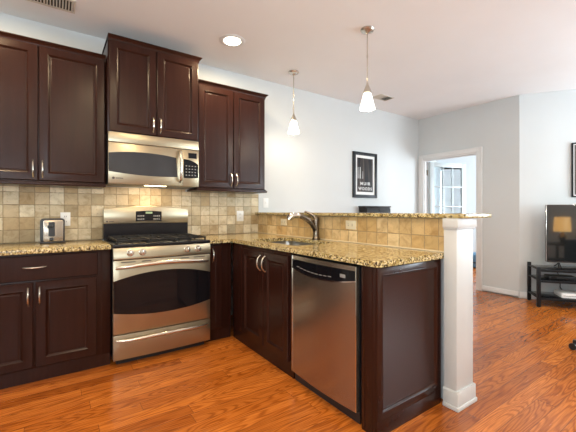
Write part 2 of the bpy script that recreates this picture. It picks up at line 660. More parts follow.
# door casing (the trim around the bedroom doorway), with jamb lining and stop
b = B()
b.box(4.782, 4.799, -.085, -.012, 0, 2.115, .005)
b.box(4.782, 4.799, -1.056, -.985, 0, 2.115, .005)
b.box(4.782, 4.799, -.985, -.085, 2.045, 2.115, .005)
b.box(4.776, 4.783, -.030, -.012, 0, 2.115, .003).box(4.776, 4.783, -1.056, -1.038, 0, 2.115, .003).box(4.776, 4.783, -1.038, -.03, 2.098, 2.115, .003)
b.box(4.79, 4.93, -.104, -.086, 0, 2.044).box(4.79, 4.93, -.984, -.966, 0, 2.044).box(4.79, 4.93, -.966, -.104, 2.026, 2.044)
b.box(4.815, 4.845, -.116, -.104, 0, 2.026).box(4.83, 4.86, -.966, -.954, 0, 2.026).box(4.83, 4.86, -.954, -.116, 2.014, 2.026)
struct(b.build('trim_1', 'trim'))

# french door leaf standing open into the bedroom, hinged on the back-wall side
HG = (4.905, -.120, 0)
DR = math.radians(-16)
dl = bpy.data.objects.new('door_1', None)
COL.objects.link(dl)
dl.location = HG
dl.rotation_euler = (0, 0, DR)
MW[dl.name] = Matrix.Translation(HG) @ Matrix.Rotation(DR, 4, 'Z')
struct(dl)
LW, ST = .79, .092
b = B()
b.box(0, ST, -.036, 0, .01, 2.01, .003).box(LW - ST, LW, -.036, 0, .01, 2.01, .003)
b.box(ST, LW - ST, -.036, 0, 1.93, 2.01, .003).box(ST, LW - ST, -.036, 0, .01, .23, .003)
gx0, gx1, gz0, gz1 = ST, LW - ST, .23, 1.93
for k in (1, 2):
    x = gx0 + (gx1 - gx0) * k / 3
    b.box(x - .011, x + .011, -.032, -.004, gz0, gz1, .002)
for k in range(1, 5):
    z = gz0 + (gz1 - gz0) * k / 5
    b.box(gx0, gx1, -.032, -.004, z - .011, z + .011, .002)
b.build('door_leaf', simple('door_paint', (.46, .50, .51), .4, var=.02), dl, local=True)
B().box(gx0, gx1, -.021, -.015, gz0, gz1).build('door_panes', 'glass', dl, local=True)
for z in (1.826, 1.0, .22):
    B().box(4.850, 4.898, -.1085, -.1045, z - .045, z + .045, .001).cyl((4.900, -.112, z - .047), (4.900, -.112, z + .047), .006, 10).build('hinge', 'sinksteel', dl)
bk = B().lathe([(.024, 0), (.024, -.006), (.010, -.010), (.010, -.034), (.024, -.042), (.027, -.054), (.020, -.066), (.004, -.068)], (LW - .06, -.036, .95), 18, 'y')
bk.build('door_knob', 'nickel', dl, local=True)

# ------------------------------------------------------------------ half wall, tiles, bar
struct(B().box(1.6325, 1.768, -2.344, -.001, 0, 1.1285).build('wall_half', 'wall'))
o = B().box(-1.30, 1.631, -.010, -.001, .9165, 1.3705).box(.003, .759, -.010, -.001, 1.3705, 1.394).build('tile_backsplash', 'tile_back')
tag(o, 'beige tumbled stone tile backsplash on the range wall under the wall cabinets', 'backsplash')
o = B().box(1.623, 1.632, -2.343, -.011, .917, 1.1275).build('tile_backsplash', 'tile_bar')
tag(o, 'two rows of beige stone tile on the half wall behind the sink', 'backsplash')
o = B().box(1.6125, 1.622, -2.343, -.012, .9165, .925, .002).build('backsplash_edging', simple('caulk', (.66, .55, .36), .5))
tag(o, 'thin cream edging strip where the half wall tiles meet the granite', 'edging')

M['post'] = simple('post_paint', (.53, .54, .535), .45, var=.02)
ep = thing('end_post', 'white square trim post with cap and plinth closing the end of the half wall', 'post', (1.674, -2.388, 0))
B().box(1.580, 1.768, -2.428, -2.348, .10, 1.080, .002).build('shaft', 'post', ep)
b = B().box(1.570, 1.780, -2.440, -2.3475, .012, .105, .003).box(1.563, 1.787, -2.447, -2.3475, 0, .026, .006)
b.prism([(1.570, .105), (1.780, .105), (1.770, .112), (1.579, .112)], -2.438, -2.3475, 'y')
b.build('plinth', 'post', ep)
B().box(1.566, 1.784, -2.443, -2.3475, 1.074, 1.1285, .002).box(1.572, 1.777, -2.436, -2.3475, 1.064, 1.076, .002).build('cap', 'post', ep)

b = B()
outl = [(1.928, -.003), (1.585, -.003)] + [(1.585 + .018 * (1 - math.cos(a)), -2.470 + .018 * (1 - math.sin(a))) for a in [PI / 2 * k / 4 for k in range(5)]] + [(1.928 - .018 * (1 - math.cos(a)), -2.470 + .018 * (1 - math.sin(a))) for a in [PI / 2 * k / 4 for k in (4, 3, 2, 1, 0)]]
b.prism(outl, 1.1295, 1.157, 'z', .005)
tag(b.build('bar_top', 'granite', loc=(1.76, -1.2, 1.1295)), 'long speckled gold granite bar ledge on top of the half wall', 'bar top')

# ------------------------------------------------------------------ counters
b = B().prism([(-1.30, -.012), (-.004, -.012), (-.004, -.648), (-1.30, -.648)], .884, .916, 'z', .005)
tag(b.build('countertop', 'granite', loc=(-.65, -.33, .884)), 'short granite countertop left of the range with the toaster on it', 'countertop')
SX0, SX1, SY0, SY1 = 1.095, 1.518, -1.48, -.80
b = B()
ce = [(.986 + .03 * (1 - math.sin(a)), -2.345 + .03 * (1 - math.cos(a))) for a in [PI / 2 * k / 5 for k in range(6)]]
outl = [(.766, -.012), (1.611, -.012), (1.611, -2.3455)] + ce + [(.986, -.648), (.766, -.648)]
b.slab(outl, [rrect(SX0, SX1, SY0, SY1, .05)], .884, .916)
tag(b.build('countertop', 'granite', loc=(1.3, -1.2, .884)), 'L-shaped gold granite countertop around the sink, right of the range', 'countertop')

# sink (undermount bowl) and drain
b = B()
top = rrect(SX0 - .012, SX1 + .012, SY0 - .012, SY1 + .012, .08)
inn = rrect(SX0 + .002, SX1 - .002, SY0 + .002, SY1 - .002, .07)
bot = rrect(SX0 + .03, SX1 - .03, SY0 + .03, SY1 - .03, .06)
lv = [(top, .8825), (inn, .8825), (inn, .86), (bot, .72), (rrect(SX0 + .10, SX1 - .10, SY0 + .15, SY1 - .15, .05), .712)]
rings = [[b.bm.verts.new((p[0], p[1], z)) for p in L] for (L, z) in lv]
for A, C in zip(rings, rings[1:]):
    n = len(A)
    for k in range(n):
        b.bm.faces.new((A[k], A[(k + 1) % n], C[(k + 1) % n], C[k]))
b.bm.faces.new(rings[-1])
sk = thing('sink', 'stainless steel sink bowl set into the L-shaped countertop below the faucet', 'sink', (1.31, -1.15, .72))
b.build('bowl', 'sinksteel', sk)
B().lathe([(.045, 0), (.045, .004), (.03, .004), (.026, .001)], (1.31, -1.15, .713), 20).build('drain', 'nickel', sk)

# faucet
fx, fy = 1.570, -1.150
fc = thing('kitchen_faucet', 'brushed metal pull-out faucet with arched spout standing behind the sink', 'faucet', (fx, fy, .916))
b = B().lathe([(.038, 0), (.038, .007), (.031, .016), (.0285, .06), (.028, .12), (.030, .165), (.030, .185), (.024, .200), (.008, .206)], (fx, fy, .9165), 22)
b.build('body', 'bronze', fc)
sp = [(fx + .002, fy, .985), (fx - .012, fy + .004, 1.025), (fx - .038, fy + .012, 1.062), (fx - .075, fy + .024, 1.095), (fx - .115, fy + .036, 1.118), (fx - .155, fy + .048, 1.130)]
B().tube(sp, [.028, .028, .026, .024, .022, .021], 16).build('spout', 'bronze', fc)
sh = [(fx - .150, fy + .047, 1.129), (fx - .180, fy + .056, 1.133), (fx - .212, fy + .066, 1.128), (fx - .236, fy + .073, 1.113), (fx - .245, fy + .076, 1.096)]
B().tube(sh, [.0215, .026, .028, .028, .024], 16).build('spray_head', 'chrome', fc)
B().tube([(fx, fy, 1.108), (fx - .016, fy + .012, 1.128), (fx - .045, fy + .034, 1.150), (fx - .085, fy + .060, 1.168)], [.016, .014, .011, .008], 12, .75).build('handle', 'bronze', fc)

# ------------------------------------------------------------------ cabinets
DOORP = [(0, 0), (0, .017), (.003, .020), (.052, .020), (.055, .0215), (.058, .0195), (.068, .0095), (.074, .0085), (.077, .0105), (.080, .0105)]
DRAWP = [(0, 0), (0, .016), (.004, .020), (.010, .020)]


def pull(parent, face, plane, u, v, length, vertical=True, out=.032):
    b = B()
    n = 12
    pts = []
    for k in range(n + 1):
        t = k / n
        s = (t - .5) * length
        w = out * (1 - abs(2 * t - 1) ** 2.6)
        uu, vv = (u, v + s) if vertical else (u + s, v)
        pts.append((uu, plane - w - .001, vv) if face == '-y' else (plane - w - .001, uu, vv))
    rr = [.0062 if k in (0, n) else .0046 + .0012 * math.sin(PI * k / n) for k in range(n + 1)]
    b.tube(pts, rr, 8)
    return b.build('handle', 'nickel', parent)


def door(root, u0, u1, v0, v1, plane, face='-y'):
    return B().panel(u0, u1, v0, v1, plane, face, DOORP).build('door', 'cab', root)


def crown(b, x0, x1, yf, z0, z1, left=True, right=True, oh=.028):
    lv = [(.004, z0), (.006, z0 + .35 * (z1 - z0)), (.014, z0 + .62 * (z1 - z0)), (oh - .003, z0 + .80 * (z1 - z0)), (oh, z0 + .86 * (z1 - z0)), (oh, z1)]
    rings = []
    for (d, z) in lv:
        l = x0 - (d if left else 0)
        r = x1 + (d if right else 0)
        rings.append([b.bm.verts.new(p) for p in ((l, -.002, z), (l, yf - d, z), (r, yf - d, z), (r, -.002, z))])
    for A, C in zip(rings, rings[1:]):
        for k in range(4):
            b.bm.faces.new((A[k], A[(k + 1) % 4], C[(k + 1) % 4], C[k]))
    b.bm.faces.new(rings[0][::-1])
    b.bm.faces.new(rings[-1])


def wall_cab(label, x0, x1, z0, z1, dep, doors, handles, dz0, dz1, rail=True, cl=True, cr=True, rail_r=0.0):
    c = thing('wall_cabinet', label, 'cabinet', ((x0 + x1) / 2, -dep / 2, z0))
    B().box(x0, x1, -dep, -.0115 if z0 < 1.5 else -.002, z0 + (.032 if rail else 0), z1 - .012, .0015).build('body', 'cab', c)
    b = B()
    crown(b, x0, x1, -dep - .004, z1 - .048, z1, cl, cr)
    b.build('crown_molding', 'cab', c)
    if rail:
        B().box(x0, x1 + rail_r, -dep - .018, -.0115, z0, z0 + .022, .004).box(x0, x1 + rail_r * .5, -dep - .008, -dep + .02, z0 + .02, z0 + .034, .003).build('light_rail', 'cab', c)
    for (a, d), hu in zip(doors, handles):
        dd = door(c, a, d, dz0, dz1, -dep)
        hz = dz0 + .085 if z0 < 1.5 else dz0 + .09
        pull(dd, '-y', -dep - .020, hu, hz, .125)
    return c


wall_cab('dark brown double wall cabinet left of the microwave, above the toaster', -.900, -.004, 1.371, 2.462, .305,
         [(-.893, -.459), (-.452, -.014)], [-.488, -.430], 1.406, 2.424, cr=False)
wall_cab('tall raised dark wood wall cabinet directly above the microwave', .001, .763, 1.824, 2.616, .385,
         [(.012, .377), (.386, .751)], [.350, .410], 1.832, 2.574, rail=False, cl=False)
wall_cab('dark brown double wall cabinet right of the microwave, above the tile switch', .776, 1.540, 1.371, 2.442, .305,
         [(.789, 1.153), (1.162, 1.527)], [1.128, 1.187], 1.406, 2.402, cl=False, rail_r=.022)

# left base cabinet
c = thing('base_cabinet', 'dark base cabinet with one wide drawer over two doors, left of the range', 'cabinet', (-.45, -.3, 0))
B().box(-.90, -.005, -.600, -.0115, .095, .8835, .0015).build('body', 'cab', c)
B().box(-.90, -.005, -.592, -.03, 0, .0945).build('toe_kick', 'cab', c)
d = B().panel(-.862, -.092, .700, .868, -.600, '-y', DRAWP).build('drawer', 'cab', c)
pull(d, '-y', -.620, -.468, .790, .125, False)
for (a, e, hu) in ((-.862, -.476, -.503), (-.462, -.098, -.440)):
    dd = door(c, a, e, .108, .688, -.600)
    pull(dd, '-y', -.620, hu, .592, .12)
B().box(-.070, -.064, -.604, -.599, .10, .88).build('filler_strip', 'cab', c)

# narrow base cabinet between range and corner
c = thing('base_cabinet', 'narrow dark base cabinet in the corner just right of the range', 'cabinet', (.88, -.3, 0))
B().box(.767, .998, -.600, -.0115, .095, .8835, .0015).build('body', 'cab', c)
B().box(.767, .998, -.592, -.03, 0, .0945).build('toe_kick', 'cab', c)
dd = B().panel(.780, .900, .108, .862, -.600, '-y', DOORP).build('door', 'cab', c)
pull(dd, '-y', -.620, .808, .775, .12)

# sink base cabinet (faces the kitchen, -x)
XF = 1.008
c = thing('base_cabinet', 'dark sink base cabinet with two doors and arched pulls left of the dishwasher', 'cabinet', (1.3, -1.1, 0))
b = B().box(XF, 1.6, -1.578, -.612, .095, .70, .0015).box(XF, XF + .05, -1.578, -.612, .70, .8835, .0015)
b.box(XF, 1.6, -.640, -.612, .70, .8835).box(XF, 1.6, -1.578, -1.55, .70, .8835)
b.build('body', 'cab', c)
B().box(XF + .008, 1.6, -1.578, -.612, 0, .0945).build('toe_kick', 'cab', c)
for (a, e, hu) in ((-1.195, -.835, -1.163), (-1.540, -1.207, -1.236)):
    dd = door(c, a, e, .110, .852, XF, '-x')
    pull(dd, '-x', XF - .020, hu, .762, .12)
B().box(XF - .004, XF, -.800, -.622, .10, .878, .001).build('corner_stile', 'cab', c)

# end panel of the peninsula
c = thing('cabinet_end_panel', 'dark wood framed panel closing the peninsula end beside the white post', 'panel', (1.3, -2.3, 0))
b = B().box(XF - .008, 1.60, -2.318, -2.222, 0, .8835, .0015)
b.box(XF - .0095, XF - .006, -2.246, -2.240, .01, .875).box(XF - .0095, XF - .006, -2.300, -2.294, .01, .875)
b.build('stile', 'cab', c)
EP = [(0, 0), (0, .010), (.003, .012), (.036, .012), (.039, .0135), (.042, .0115), (.052, .0015), (.056, .0005)]
b = B()
u0, u1, v0, v1 = XF - .006, 1.577, .085, .878
b.panel(u0, u1, v0, v1, -2.3185, '-y', EP)
b.build('framed_panel', 'cab', c)
B().box(XF - .008, 1.577, -2.3285, -2.3185, 0, .084, .002).build('base_board', 'cab', c)

# ------------------------------------------------------------------ dishwasher
c = thing('dishwasher', 'stainless steel dishwasher with black curved control strip beside the dark end panel', 'dishwasher', (1.25, -1.89, 0))
DY0, DY1 = -2.196, -1.583
B().box(1.02, 1.60, DY0 + .003, DY1 - .003, .0, .868).build('tub', 'blackplastic', c)


def bow(y):
    t = (y - DY0) / (DY1 - DY0)
    return .994 - .016 * 4 * t * (1 - t)


def bowed(outline_lo, outline_hi, name, mat, off, dep, n=16):
    """sheet between two z-curves following the door's bow."""
    b = B()
    F, K = [], []
    for k in range(n + 1):
        y = DY0 + .004 + (DY1 - DY0 - .008) * k / n
        t = k / n
        x = bow(y)
        F.append((b.bm.verts.new((x - off, y, outline_lo(t))), b.bm.verts.new((x - off, y, outline_hi(t)))))
        K.append((b.bm.verts.new((x - off + dep, y, outline_lo(t))), b.bm.verts.new((x - off + dep, y, outline_hi(t)))))
    for k in range(n):
        b.bm.faces.new((F[k][0], F[k + 1][0], F[k + 1][1], F[k][1]))
        b.bm.faces.new((K[k][0], K[k][1], K[k + 1][1], K[k + 1][0]))
        b.bm.faces.new((F[k][1], F[k + 1][1], K[k + 1][1], K[k][1]))
        b.bm.faces.new((F[k][0], K[k][0], K[k + 1][0], F[k + 1][0]))
    b.bm.faces.new((F[0][0], F[0][1], K[0][1], K[0][0]))
    b.bm.faces.new((F[n][0], K[n][0], K[n][1], F[n][1]))
    return b.build(name, mat, c)


zlo = lambda t: .792 - .034 * 4 * t * (1 - t)
bowed(lambda t: .070, lambda t: .868, 'door', 'steelv', 0, .022)
cp = bowed(zlo, lambda t: .843, 'control_panel', 'blackglass', .0025, .0022)
bowed(lambda t: zlo(t) - .007, lambda t: zlo(t), 'panel_trim', 'chrome', .0035, .003)
for k in range(9):
    t = .86 - k * .066
    y = DY0 + .004 + (DY1 - DY0 - .008) * t
    zz = zlo(t) + .024
    x = bow(y) - .0030
    B().box(x - .0012, x, y - .014, y + .014, zz - .0022, zz + .0022, .0004).build('button', 'grey', cp)
y = DY0 + .10
B().box(bow(y) - .0040, bow(y) - .0028, y - .022, y + .022, .795, .815, .0004).build('button', 'grey', cp)
for y in (DY0 + .0045, DY1 - .0105):
    B().box(bow(y) - .0035, bow(y) + .018, y, y + .006, .072, .867, .0012).build('edge_trim', 'chrome', c)
B().box(1.045, 1.06, DY0 + .01, DY1 - .01, .004, .068).build('kick_plate', 'blackplastic', c)

# ------------------------------------------------------------------ range
c = thing('gas_range', 'stainless steel gas range with black oven window between the base cabinets', 'range', (.381, -.35, 0))
X0, X1 = .003, .759
B().box(X0, X1, -.640, -.020, .055, .895, .002).build('body', 'enamel', c)
B().box(X0 + .03, X1 - .03, -.625, -.08, 0, .0545).build('kick_plate', 'blackplastic', c)
# cooktop
b = B().box(X0 - .001, X1 + .001, -.690, -.100, .8955, .921, .006, 3)
ct = b.build('cooktop', 'enamel', c)
burn = [(.170, -.515, .045), (.170, -.245, .036), (.381, -.380, .040), (.592, -.515, .050), (.592, -.245, .034)]
for (x, y, r) in burn:
    B().lathe([(r * 1.25, 0), (r * 1.2, .006), (r, .007), (r, .014), (r * .7, .016), (r * .68, .0205), (r * .2, .0215)], (x, y, .9212), 24).build('burner', 'iron', ct)
for (gx0_, gx1_) in ((.030, .268), (.274, .488), (.494, .732)):
    b = B()
    t_ = .0055
    zt = .952
    for y in (-.655, -.130):
        b.box(gx0_, gx1_, y - t_, y + t_, zt - .012, zt, .002)
    for x in (gx0_ + t_, gx1_ - t_):
        b.box(x - t_, x + t_, -.655, -.130, zt - .012, zt, .002)
    xm = (gx0_ + gx1_) / 2
    b.box(gx0_, gx1_, -.398, -.387, zt - .011, zt, .002)
    for yy in (-.515, -.245):
        b.box(gx0_, xm - .022, yy - t_, yy + t_, zt - .011, zt + .002, .002).box(xm + .022, gx1_, yy - t_, yy + t_, zt - .011, zt + .002, .002)
        b.box(xm - t_, xm + t_, yy + .022, yy + .125, zt - .011, zt + .002, .002).box(xm - t_, xm + t_, yy - .125, yy - .022, zt - .011, zt + .002, .002)
    for x in (gx0_ + t_, gx1_ - t_):
        for y in (-.650, -.392, -.135):
            b.box(x - t_, x + t_, y - t_, y + t_, .9215, zt - .008, .001)
    b.build('grate', 'iron', ct)
# control panel with four knobs
b = B().prism([(-.640, .806), (-.700, .806), (-.701, .815), (-.688, .893), (-.640, .893)], X0, X1, 'x', .002)
cpn = b.build('control_panel', 'steel', c)
for x in (.119, .205, .556, .646):
    yk, zk = -.6945, .853
    k = B().lathe([(.027, 0), (.027, -.004), (.023, -.006), (.021, -.026), (.017, -.030), (.004, -.031)], (x, yk, zk), 22, 'y').build('knob', 'nickel', cpn)
    B().box(x - .0035, x + .0035, yk - .036, yk - .010, zk - .021, zk + .021, .002).build('grip', 'chrome', k)
# oven door, slightly bowed
b = B()
n = 16
fr = lambda t: -.688 - .010 * 4 * t * (1 - t)
pts = [(X0 + (X1 - X0) * k / n, fr(k / n)) for k in range(n + 1)]
b.prism([(X0, -.645)] + pts + [(X1, -.645)], .244, .799, 'z', .002)
od = b.build('oven_door', 'steel', c)


def oven_sheet(parent, name, mat, lo, hi, off, dep, x0=X0 + .001, x1=X1 - .001, n=20):
    b = B()
    F, K = [], []
    for k in range(n + 1):
        t = k / n
        x = x0 + (x1 - x0) * t
        y = fr((x - X0) / (X1 - X0)) - off
        F.append((b.bm.verts.new((x, y, lo(t))), b.bm.verts.new((x, y, hi(t)))))
        K.append((b.bm.verts.new((x, y + dep, lo(t))), b.bm.verts.new((x, y + dep, hi(t)))))
    for k in range(n):
        b.bm.faces.new((F[k][0], F[k + 1][0], F[k + 1][1], F[k][1]))
        b.bm.faces.new((K[k][0], K[k][1], K[k + 1][1], K[k + 1][0]))
        b.bm.faces.new((F[k][1], F[k + 1][1], K[k + 1][1], K[k][1]))
        b.bm.faces.new((F[k][0], K[k][0], K[k + 1][0], F[k + 1][0]))
    b.bm.faces.new((F[0][0], F[0][1], K[0][1], K[0][0]))
    b.bm.faces.new((F[n][0], K[n][0], K[n][1], F[n][1]))
    return b.build(name, mat, parent)


oven_sheet(od, 'oven_window', 'blackglass', lambda t: .408 - .042 * 4 * t * (1 - t), lambda t: .645 + .058 * 4 * t * (1 - t), .0022, .002)
for (a, e) in ((.055, .155), (.200, .270), (.500, .570), (.610, .710)):
    oven_sheet(od, 'vent_slot', 'slot', lambda t: .780, lambda t: .788, .0012, .001, a, e, 4)


def bar_handle(parent, z, x0, x1, ydoor, out, r, sag):
    n = 18
    pts = []
    for k in range(n + 1):
        t = k / n
        w = out * (1 - abs(2 * t - 1) ** 6)
        pts.append((x0 + (x1 - x0) * t, ydoor - .004 - w, z + sag * 4 * t * (1 - t)))
    return B().tube(pts, [r * (.85 + .25 * math.sin(PI * k / n)) for k in range(n + 1)], 12, .8).build('handle', 'nickel', parent)


bar_handle(od, .744, .022, .735, -.690, .046, .0150, .024)
b = B()
b.prism([(X0, -.645)] + pts + [(X1, -.645)], .052, .238, 'z', .002)
dr = b.build('drawer', 'steel', c)
bar_handle(dr, .198, .025, .730, -.690, .040, .0135, .004)
# backguard
b = B()
b.prism([(X0, 1.058)] + arc((X0, 1.190), (X1, 1.190), .032) + [(X1, 1.058)], -.098, -.030, 'y', .004)
bg = b.build('backguard', 'steel', c)
B().box(X0, X1, -.090, -.022, .9215, 1.0575).build('backguard_riser', 'enamel', c)
dp = B().prism(arc((.268, 1.075), (.500, 1.075), .006) + arc((.500, 1.168), (.268, 1.168), .006), -.1005, -.0983, 'y').build('display', 'blackglass', bg)
B().box(.355, .415, -.1016, -.1006, 1.148, 1.166).build('clock_digits', 'lcd', dp)
for k in range(4):
    for r_ in range(2):
        B().box(.283 + k * .016, .293 + k * .016, -.1014, -.1006, 1.090 + r_ * .03, 1.102 + r_ * .03).build('button', 'grey', dp)
        B().box(.425 + k * .016, .435 + k * .016, -.1014, -.1006, 1.090 + r_ * .03, 1.102 + r_ * .03).build('button', 'grey', dp)
B().cyl((.030, -.0985, 1.078), (.030, -.0995, 1.078), .008, 16).box(.046, .085, -.0993, -.0983, 1.075, 1.081).build('maker_badge', 'slot', bg)

# ------------------------------------------------------------------ microwave
c = thing('microwave', 'stainless over-the-range microwave with dark curved window under the raised cabinet', 'microwave', (.381, -.2, 1.396))
B().box(X0, X1, -.370, -.012, 1.398, 1.8235, .002).build('body', 'blackplastic', c)
YM = -.3705
B().box(X0, X1, -.408, YM, 1.740, 1.8235, .004).build('vent_hood', 'steel', c)
md = B().box(X0, .604, -.410, YM, 1.398, 1.7365, .004).build('door', 'steel', c)
lens = arc((X0 + .002, 1.648), (.548, 1.652), .022) + arc((.560, 1.480), (X0 + .002, 1.498), -.014)
B().prism(lens, -.4125, -.4105, 'y').build('window', 'smoke', md)
hp = [(.582, -.412, 1.722), (.582, -.440, 1.700), (.582, -.452, 1.640), (.582, -.455, 1.580), (.582, -.452, 1.515), (.582, -.440, 1.455), (.582, -.412, 1.436)]
B().tube(hp, [.010, .0125, .014, .0145, .014, .0125, .010], 12).build('handle', 'nickel', md)
pn = B().box(.606, X1, -.408, YM, 1.398, 1.7365, .003).build('control_panel', 'steel', c)
B().prism(arc((.616, 1.648), (.752, 1.606), .012) + arc((.752, 1.482), (.616, 1.476), -.004), -.4102, -.4085, 'y').build('keypad', 'blackglass', pn)
B().box(.660, .738, -.4102, -.4085, 1.660, 1.708).build('display', 'blackglass', pn)
for r_ in range(4):
    for k in range(4):
        B().box(.634 + k * .028, .647 + k * .028, -.4112, -.4103, 1.498 + r_ * .028, 1.507 + r_ * .028).build('button', 'grey', pn)
B().cyl((.040, -.4105, 1.444), (.040, -.4115, 1.444), .010, 18).box(.058, .112, -.4113, -.4103, 1.440, 1.447).build('maker_badge', 'slot', md)
tl = B().box(.300, .480, -.350, -.290, 1.3955, 1.3978, .0005).build('task_light', 'task', c)
lt = area('cooktop_lamp', (.39, -.28, 1.392), (.39, -.16, .92), .18, .06, 2.6, (1.0, .70, .38))

# ------------------------------------------------------------------ toaster
c = thing('toaster', 'small black and chrome two-slot toaster on the counter left of the range', 'toaster', (-.365, -.10, .9165))
tx0, tx1, ty0, ty1 = -.443, -.291, -.230, -.035
B().box(tx0, tx1, ty0 + .012, ty1 - .012, .930, 1.104, .020, 4).build('body', 'steelv', c)
B().prism(rrect(tx0 - .005, tx1 + .005, .926, 1.114, .022), ty0, ty0 + .0118, 'y', .003).build('end_cap', 'blackplastic', c)
B().prism(rrect(tx0 - .004, tx1 + .004, .926, 1.112, .022), ty1 - .0118, ty1 + .002, 'y', .003).build('end_cap', 'blackplastic', c)
B().prism(rrect(tx0 + .016, tx1 - .006, .932, 1.100, .010), ty0 - .0045, ty0 - .0002, 'y', .0015).build('face_plate', 'steelv', c)
B().prism(rrect(-.394, -.352, .972, 1.085, .006), ty0 - .0062, ty0 - .0047, 'y').build('lever_slot', 'blackplastic', c)
B().box(-.400, -.366, ty0 - .030, ty0 - .0064, 1.040, 1.062, .004).build('lever', 'blackplastic', c)
B().lathe([(.0145, 0), (.0145, -.010), (.010, -.013), (.002, -.0135)], (-.374, ty0 - .0047, .950), 18, 'y').build('browning_knob', 'blackplastic', c)
B().box(tx0 - .006, tx1 + .012, ty0 - .002, ty1 + .004, .9168, .9298, .004).build('base', 'blackplastic', c)
for x in (-.402, -.332):
    B().box(x - .014, x + .014, ty0 + .025, ty1 - .025, 1.1042, 1.1070, .001).build('bread_slot', 'slot', c)


# ------------------------------------------------------------------ outlets and switches
def plate_thing(name, label, cat, loc, face, mat, kind, w=.072, h=.116):
    """wall plate; face '-y' (range wall) or '-x' (half wall)"""
    c = thing(name, label, cat, loc, 0, None)

    def box(u0, u1, d0, d1, v0, v1, bev=0.0):
        b = B()
        if face == '-y':
            return b.box(loc[0] + u0, loc[0] + u1, loc[1] - d1, loc[1] - d0, loc[2] + v0, loc[2] + v1, bev)
        return b.box(loc[0] - d1, loc[0] - d0, loc[1] + u0, loc[1] + u1, loc[2] + v0, loc[2] + v1, bev)
    box(-w / 2, w / 2, 0, .006, -h / 2, h / 2, .002).build('plate', mat, c)
    if kind == 'outlet':
        up = h > w
        for s in (-1, 1):
            if up:
                q = box(-.016, .016, .0062, .0085, s * .022 - .014, s * .022 + .014, .001).build('socket', mat, c)
                box(-.0075, -.0045, .0087, .0092, s * .022 - .005, s * .022 + .006).build('slot', 'slot', q)
                box(.0045, .0075, .0087, .0092, s * .022 - .005, s * .022 + .006).build('slot', 'slot', q)
            else:
                q = box(s * .022 - .014, s * .022 + .014, .0062, .0085, -.016, .016, .001).build('socket', mat, c)
                box(s * .022 - .005, s * .022 + .006, .0087, .0092, -.0075, -.0045).build('slot', 'slot', q)
                box(s * .022 - .005, s * .022 + .006, .0087, .0092, .0045, .0075).build('slot', 'slot', q)
    else:
        q = box(-.012, .012, .0062, .0085, -.022, .022, .001).build('switch_frame', 'slot' if kind == 'dark' else mat, c)
        box(-.006, .006, .0087, .0190, -.002, .012, .002).build('toggle', mat, c)
    return c


plate_thing('wall_outlet', 'white outlet plate on the tile just right of the toaster', 'outlet', (-.277, -.0102, 1.103), '-y', 'platewhite', 'outlet')
plate_thing('light_switch', 'white switch plate on the beige tile under the right wall cabinet', 'switch', (1.388, -.0102, 1.115), '-y', 'platewhite', 'outlet', .085, .118)
plate_thing('light_switch', 'white switch plate on the painted wall above the granite bar, right of the cabinets', 'switch', (1.735, -.0005, 1.270), '-y', 'platewhite', 'switch')
plate_thing('wall_outlet', 'almond outlet plate on the half wall tile left of the faucet', 'outlet', (1.6225, -.560, 1.056), '-x', 'plate', 'outlet', .108, .070)
plate_thing('wall_outlet', 'almond outlet plate on the half wall tile right of the faucet, above the dishwasher', 'outlet', (1.6225, -1.530, 1.060), '-x', 'plate', 'outlet', .112, .070)

# ------------------------------------------------------------------ ceiling fixtures
rl = thing('recessed_light', 'lit round recessed ceiling light above the right wall cabinet', 'ceiling light', (.992, -.640, H))
B().lathe([(.118, -.0005), (.118, -.004), (.110, -.008), (.082, -.006), (.078, -.0005)], (.992, -.640, H), 36).build('trim_ring', 'trim', rl)
B().lathe([(.077, -.002), (.070, -.010), (.045, -.016), (.01, -.018)], (.992, -.640, H), 36).build('lens', 'bulb', rl)
CANS = [(.992, -.640), (-.80, -.72), (.10, -2.30), (.02, -4.45), (.60, -3.70), (3.2, -4.0), (-1.2, -3.0)]  # cans over the kitchen floor, bar end and far left are added fill
for i, (x, y) in enumerate(CANS):
    area('can_lamp', (x, y, H - .022), (x, y, 0), .14, .14, (16 if x < 0 else 20) if y > -1 else (28 if y < -3.9 else 13), WARM if x < 2 else (1.0, .92, .80), 'DISK')
for (x, y, w) in ((-.80, -.72, 'left of the kitchen'), (.10, -2.30, 'added as unseen fill over the middle of the kitchen floor'), (.02, -4.45, 'behind the camera'), (.60, -3.70, 'added as unseen fill beyond the bar end'), (3.2, -4.0, 'over the living room'), (-1.2, -3.0, 'added as unseen fill far left of the kitchen')):
    copy_thing(rl, (x, y, H), 'lit round recessed ceiling light ' + w)

PX = 1.862
pd = thing('pendant_light', 'nearer small pendant lamp with white glass shade over the bar', 'pendant lamp', (PX, -1.488, H), group='pendant lamps over the bar')
x, y = PX, -1.488
B().lathe([(.058, -.0008), (.060, -.008), (.052, -.020), (.030, -.028), (.012, -.036), (.006, -.045)], (x, y, H), 28).build('canopy', 'nickel', pd)
B().cyl((x, y, H - .040), (x, y, 2.265), .0052, 12).cyl((x, y, 2.50), (x, y, 2.515), .0075, 12).build('stem', 'nickel', pd)
B().lathe([(.006, 2.285), (.010, 2.262), (.020, 2.240), (.034, 2.205), (.036, 2.190), (.030, 2.186)], (x, y, 0), 24).build('socket_cap', 'nickel', pd)
B().lathe([(.026, 2.1858), (.034, 2.180), (.044, 2.14), (.058, 2.085), (.066, 2.055), (.063, 2.050), (.058, 2.056), (.050, 2.085)], (x, y, 0), 28).build('glass_shade', 'opal', pd)
copy_thing(pd, (PX, -.400, H), 'farther small pendant lamp with white glass shade, hanging nearest the wall cabinets')
